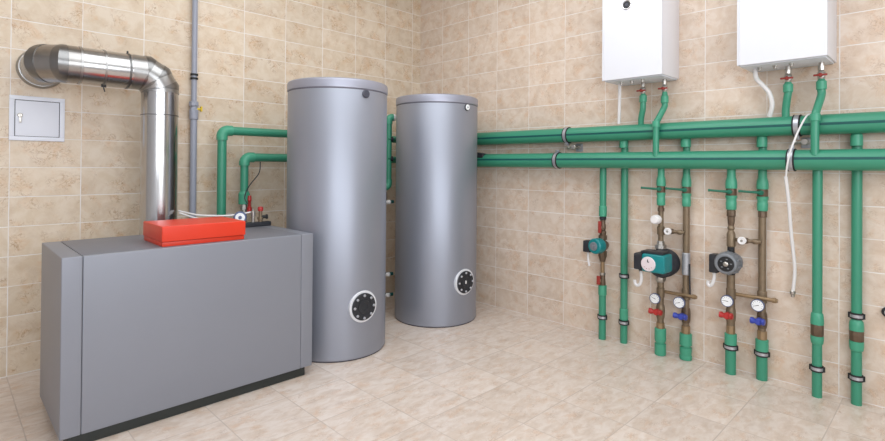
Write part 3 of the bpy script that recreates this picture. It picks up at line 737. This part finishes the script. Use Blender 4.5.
# G and H: plain green risers at the right
for (x, y, r, fr, f0, f1, b0, b1, clips, lab, n) in (
        (-.09, -3.851, .0272, .0355, .33, .53, .383, .456, [.178], 'plain green vertical pipe second from the right, brass union at knee height', 'G'),
        (-.043, -4.040, .0272, .037, .325, .515, .386, .45, [.54, .163], 'rightmost vertical green pipe with brass union and two clips', 'H')):
    t = thing('pipe_riser', (x, y, 0), lab, 'pipe', 'vertical pipes under the headers')
    if n == 'H':
        obj('top_socket', lathe(BM(), (UX + .028, y, 1.575), UP, [(0, .026), (.003, .0315), (.05, .0315), (.07, .03), (.08, .02)], 24), 'greenfit', t)
    pipe_part(t, 'pipe', x, y, f1 - .02, 1.66 if n == 'H' else 1.46, r, 'green')
    u = obj('union_fitting', lathe(BM(), (x, y, f0), UP, [(0, r), (.006, fr * .9), (.03, fr), (b0 - f0, fr), (b0 - f0 + .001, r)], 24), 'greenfit', t)
    obj('upper_socket', lathe(BM(), (x, y, b1), UP, [(-.001, r), (0, fr), (.03, fr), (f1 - b1 - .01, fr * .92), (f1 - b1, r)], 24), 'greenfit', u)
    obj('brass_nut', lathe(BM(), (x, y, b0), UP, [(0, fr * .9), (.006, fr * .98), (b1 - b0 - .006, fr * .98), (b1 - b0, fr * .9)], 10), 'bronze', u)
    pipe_part(t, 'lower_pipe', x, y, 0, f0 + .01, r, 'green')
    for i, z in enumerate(clips):
        small_clamp(x, y, z, r, {'G': 'clip near the foot of the second green pipe from the right', 'H0': 'upper clip on the rightmost green pipe, just above its union', 'H1': 'lower clip on the rightmost green pipe, below its union'}[n if n == 'G' else n + str(i)])

# ------------------------------------------------------------------ wall boilers
def wall_boiler(y1, y0, z, label, display):
    d = .33; top = z + .76
    t = thing('wall_boiler', (-.165, (y0 + y1) / 2, z), label, 'boiler', 'white wall-hung boilers')
    obj('case', box(BM(), (-d + .02, y0, z + .004), (-.0006, y1, top), .004), 'whiteside', t)
    obj('front_cover', box(BM(), (-d, y0 + .0, z), (-d + .022, y1 - .012, top), .006, 3), 'white', t)
    obj('corner_strip', box(BM(), (-d + .001, y1 - .0115, z), (-d + .022, y1, top), .005, 3), 'white', t)
    obj('bottom_plate', box(BM(), (-d + .03, y0 + .012, z - .004), (-.01, y1 - .012, z + .006), .002), 'whitegrey', t)
    for i in range(3):
        yy = y1 - .10 - .09 * i
        obj('connector', lathe(BM(), (-.2 - .012 * i, yy, z - .002), DN, [(0, .014), (.012, .014), (.013, .010), (.022, .010)], 10), 'nickel', t)
    if display:
        q = obj('display', lathe(BM(), (-d + .002, -2.702, 2.671), XN, [(0, .037), (.006, .037), (.009, .033), (.007, .029)], 32), 'chrome', t, 'round control dial')
        obj('dial_glass', lathe(BM(), (-d - .004, -2.702, 2.671), XN, [(0, .030), (.003, .026)], 32), 'black', q)
        obj('dial_pointer', lathe(BM(), (-d - .006, -2.702, 2.671), XN, [(0, .014), (.003, .010)], 16), 'dialdark', q)
    return t
wall_boiler(-2.499, -2.967, 2.112, 'white wall-hung boiler with a round dial, left one of the pair', True)
wall_boiler(-3.455, -3.934, 2.105, 'plain white wall-hung boiler without a dial, right one of the pair', False)

# pipes from the wall boilers to the headers
def boiler_pipe(pts, ztop, zv, zg, label, r=.0225, end=None):
    x, y = pts[0][0], pts[0][1]
    t = thing('boiler_pipe', (x, y, zg), label, 'pipe', 'green connection pipes under the wall boilers')
    obj('fitting', lathe(BM(), (x, y, zv), UP, [(0, .013), (.02, .013), (.022, .019), (.05, .019), (.052, .015), (ztop - zv, .015)], 8), 'nickel', t)
    v = obj('valve', lathe(BM(), (x, y, zv - .035), UP, [(0, .016), (.008, .021), (.03, .023), (.045, .021), (.055, .014)], 10), 'nickel', t)
    hb = BM(); box(hb, (x - .044, y - .036, zv - .018), (x - .034, y + .036, zv - .005), .005); lathe(hb, (x - .01, y, zv - .011), XN, [(0, .011), (.034, .012), (.038, .008)], 10)
    obj('handle', hb, 'darkred', v, 'small red handle')
    obj('socket', lathe(BM(), (x, y, zg - .055), UP, [(0, r), (.003, r + .0055), (.052, r + .0055), (.056, r), (zv - zg + .025, .016)], 24), 'greenfit', t)
    obj('pipe', tube(BM(), spline(pts, 6), r, 20), 'green', t)
    if end:
        obj('socket', lathe(BM(), end, UP, [(0, r), (.003, r + .005), (.045, r + .005), (.048, r)], 24), 'greenfit', t)
    return t
boiler_pipe([(-.12, -2.739, 1.99), (-.12, -2.739, 1.93), (-.118, -2.736, 1.89), (-.108, -2.722, 1.84), (-.10, -2.714, 1.80), (-.09, -2.712, 1.74)], 2.112, 2.045, 2.0,
            'green pipe from the left wall boiler down into the upper header')
boiler_pipe([(-.12, -2.906, 1.985), (-.12, -2.906, 1.93), (-.123, -2.905, 1.895), (-.165, -2.880, 1.81), (-.183, -2.870, 1.775), (-.183, -2.868, 1.70), (-.183, -2.868, 1.52)], 2.112, 2.045, 1.98,
            'green pipe from the left wall boiler crossing the upper header to the lower one', end=(-.183, -2.868, 1.74))
boiler_pipe([(-.12, -3.698, 1.985), (-.12, -3.698, 1.93), (-.116, -3.692, 1.89), (-.104, -3.684, 1.84), (-.098, -3.681, 1.80), (-.09, -3.681, 1.74)], 2.105, 2.03, 1.985,
            'green pipe from the right wall boiler down into the upper header')
boiler_pipe([(-.12, -3.874, 1.985), (-.12, -3.874, 1.93), (-.123, -3.874, 1.895), (-.165, -3.860, 1.81), (-.183, -3.855, 1.775), (-.183, -3.852, 1.70), (-.183, -3.852, 1.52)], 2.105, 2.03, 1.985,
            'green pipe from the right wall boiler crossing the upper header to the lower one', end=(-.183, -3.853, 1.73))

tag(obj('drain_hose', tube(BM(), spline([(-.15, -2.559, 2.108), (-.145, -2.557, 2.0), (-.125, -2.545, 1.88), (-.105, -2.532, 1.79)]), .0125, 12), 'cable', loc=(-.15, -2.559, 2.0)), 'straight white drain tube under the left wall boiler', 'hose')
tag(obj('drain_hose', tube(BM(), spline([(-.15, -3.516, 2.108), (-.15, -3.524, 2.04), (-.15, -3.560, 1.99), (-.14, -3.596, 1.935), (-.12, -3.609, 1.86), (-.09, -3.588, 1.785)]), .0145, 12), 'cable', loc=(-.15, -3.516, 2.0)), 'curved white drain hose under the right wall boiler', 'hose')

# hanging white cable in front of the right clamps
c = thing('hanging_cable', (-.2, -3.73, 1.4), 'white cable hanging from the headers between the straight brass riser and the plain pipe', 'cable')
obj('cord', tube(BM(), spline([(-.165, -3.83, 1.776), (-.172, -3.806, 1.765), (-.20, -3.770, 1.675), (-.232, -3.738, 1.56), (-.236, -3.720, 1.47), (-.205, -3.704, 1.375)]), .0055, 10), 'cable', c)
obj('sleeve', tube(BM(), spline([(-.205, -3.704, 1.385), (-.15, -3.711, 1.2), (-.1, -3.713, 1.024), (-.05, -3.724, .79), (-.04, -3.716, .66), (-.04, -3.712, .625)]), .0105, 12), 'cable', c)
obj('ferrule', lathe(BM(), (-.04, -3.712, .632), DN, [(0, .013), (.004, .016), (.02, .016), (.024, .011), (.04, .011)], 12), 'nickel', c, 'metal end ferrule')

# cable end poking from the wall at the right edge
c = thing('wall_cable_outlet', (-.03, -4.18, .575), 'white capped outlet with dark ring sticking out of the wall at far right', 'outlet')
obj('collar', lathe(BM(), (-.001, -4.182,   .583), XN, [(0, .03), (.012, .03), (.018, .024)], 20), 'black', c)
obj('spout', tube(BM(), spline([(-.01, -4.182,   .583), (-.05, -4.188,   .583), (-.075, -4.2,   .568), (-.08, -4.21,   .543)]), .017, 12), 'whitep', c)

# ------------------------------------------------------------------ light
def area(name, loc, target, sx, sy, power, col=(1, 1, 1)):
    l = bpy.data.lights.new(name, 'AREA'); l.shape = 'RECTANGLE'; l.size = sx; l.size_y = sy; l.energy = power; l.color = col
    o = bpy.data.objects.new(name, l); COL.objects.link(o); o.location = loc
    o.rotation_euler = (V(target) - V(loc)).to_track_quat('-Z', 'Y').to_euler(); return o
area('ceiling_light', (-2.3, -2.5, H - .06), (-2.3, -2.5, 0), 3.0, 3.0, 76, (.93, .97, 1))
area('window_light', (-5.3, -6.35, 2.5), (-1.0, -1.0, 1.1), 2.6, 2.0, 104, (.91, .955, 1))
area('side_fill_light', (-3.0, -6.65, 2.0), (-2.4, 0, 1.3), 2.6, 1.9, 74, (.92, .96, 1))  # added fill for the left wall and boiler front, no real window
w = bpy.data.worlds.new('world'); scn.world = w; w.use_nodes = True
w.node_tree.nodes['Background'].inputs[0].default_value = (.9, .95, 1, 1)
w.node_tree.nodes['Background'].inputs[1].default_value = .3

# ------------------------------------------------------------------ camera
yaw, pitch, roll = math.radians(45.3492), math.radians(.3789), math.radians(.4461)
f_px, v0 = 509.56, 162.15
F = V((math.cos(yaw) * math.cos(pitch), math.sin(yaw) * math.cos(pitch), math.sin(pitch)))
R = V((math.sin(yaw), -math.cos(yaw), 0)); Uv = R.cross(F)
R2 = R * math.cos(roll) + Uv * math.sin(roll); U2 = Uv * math.cos(roll) - R * math.sin(roll)
cam = bpy.data.cameras.new('camera'); co = bpy.data.objects.new('camera', cam); COL.objects.link(co)
mw = Matrix((R2, U2, -F)).transposed().to_4x4(); mw.translation = V((-4.0419, -4.4762, 1.4378))
co.matrix_world = mw
cam.sensor_fit = 'HORIZONTAL'; cam.sensor_width = 36; cam.lens = 36 * f_px / 885
cam.shift_y = -(220.5 - v0) / 885
cam.clip_start = .05
scn.camera = co
scn.view_settings.view_transform = 'Standard'
scn.view_settings.look = 'None'
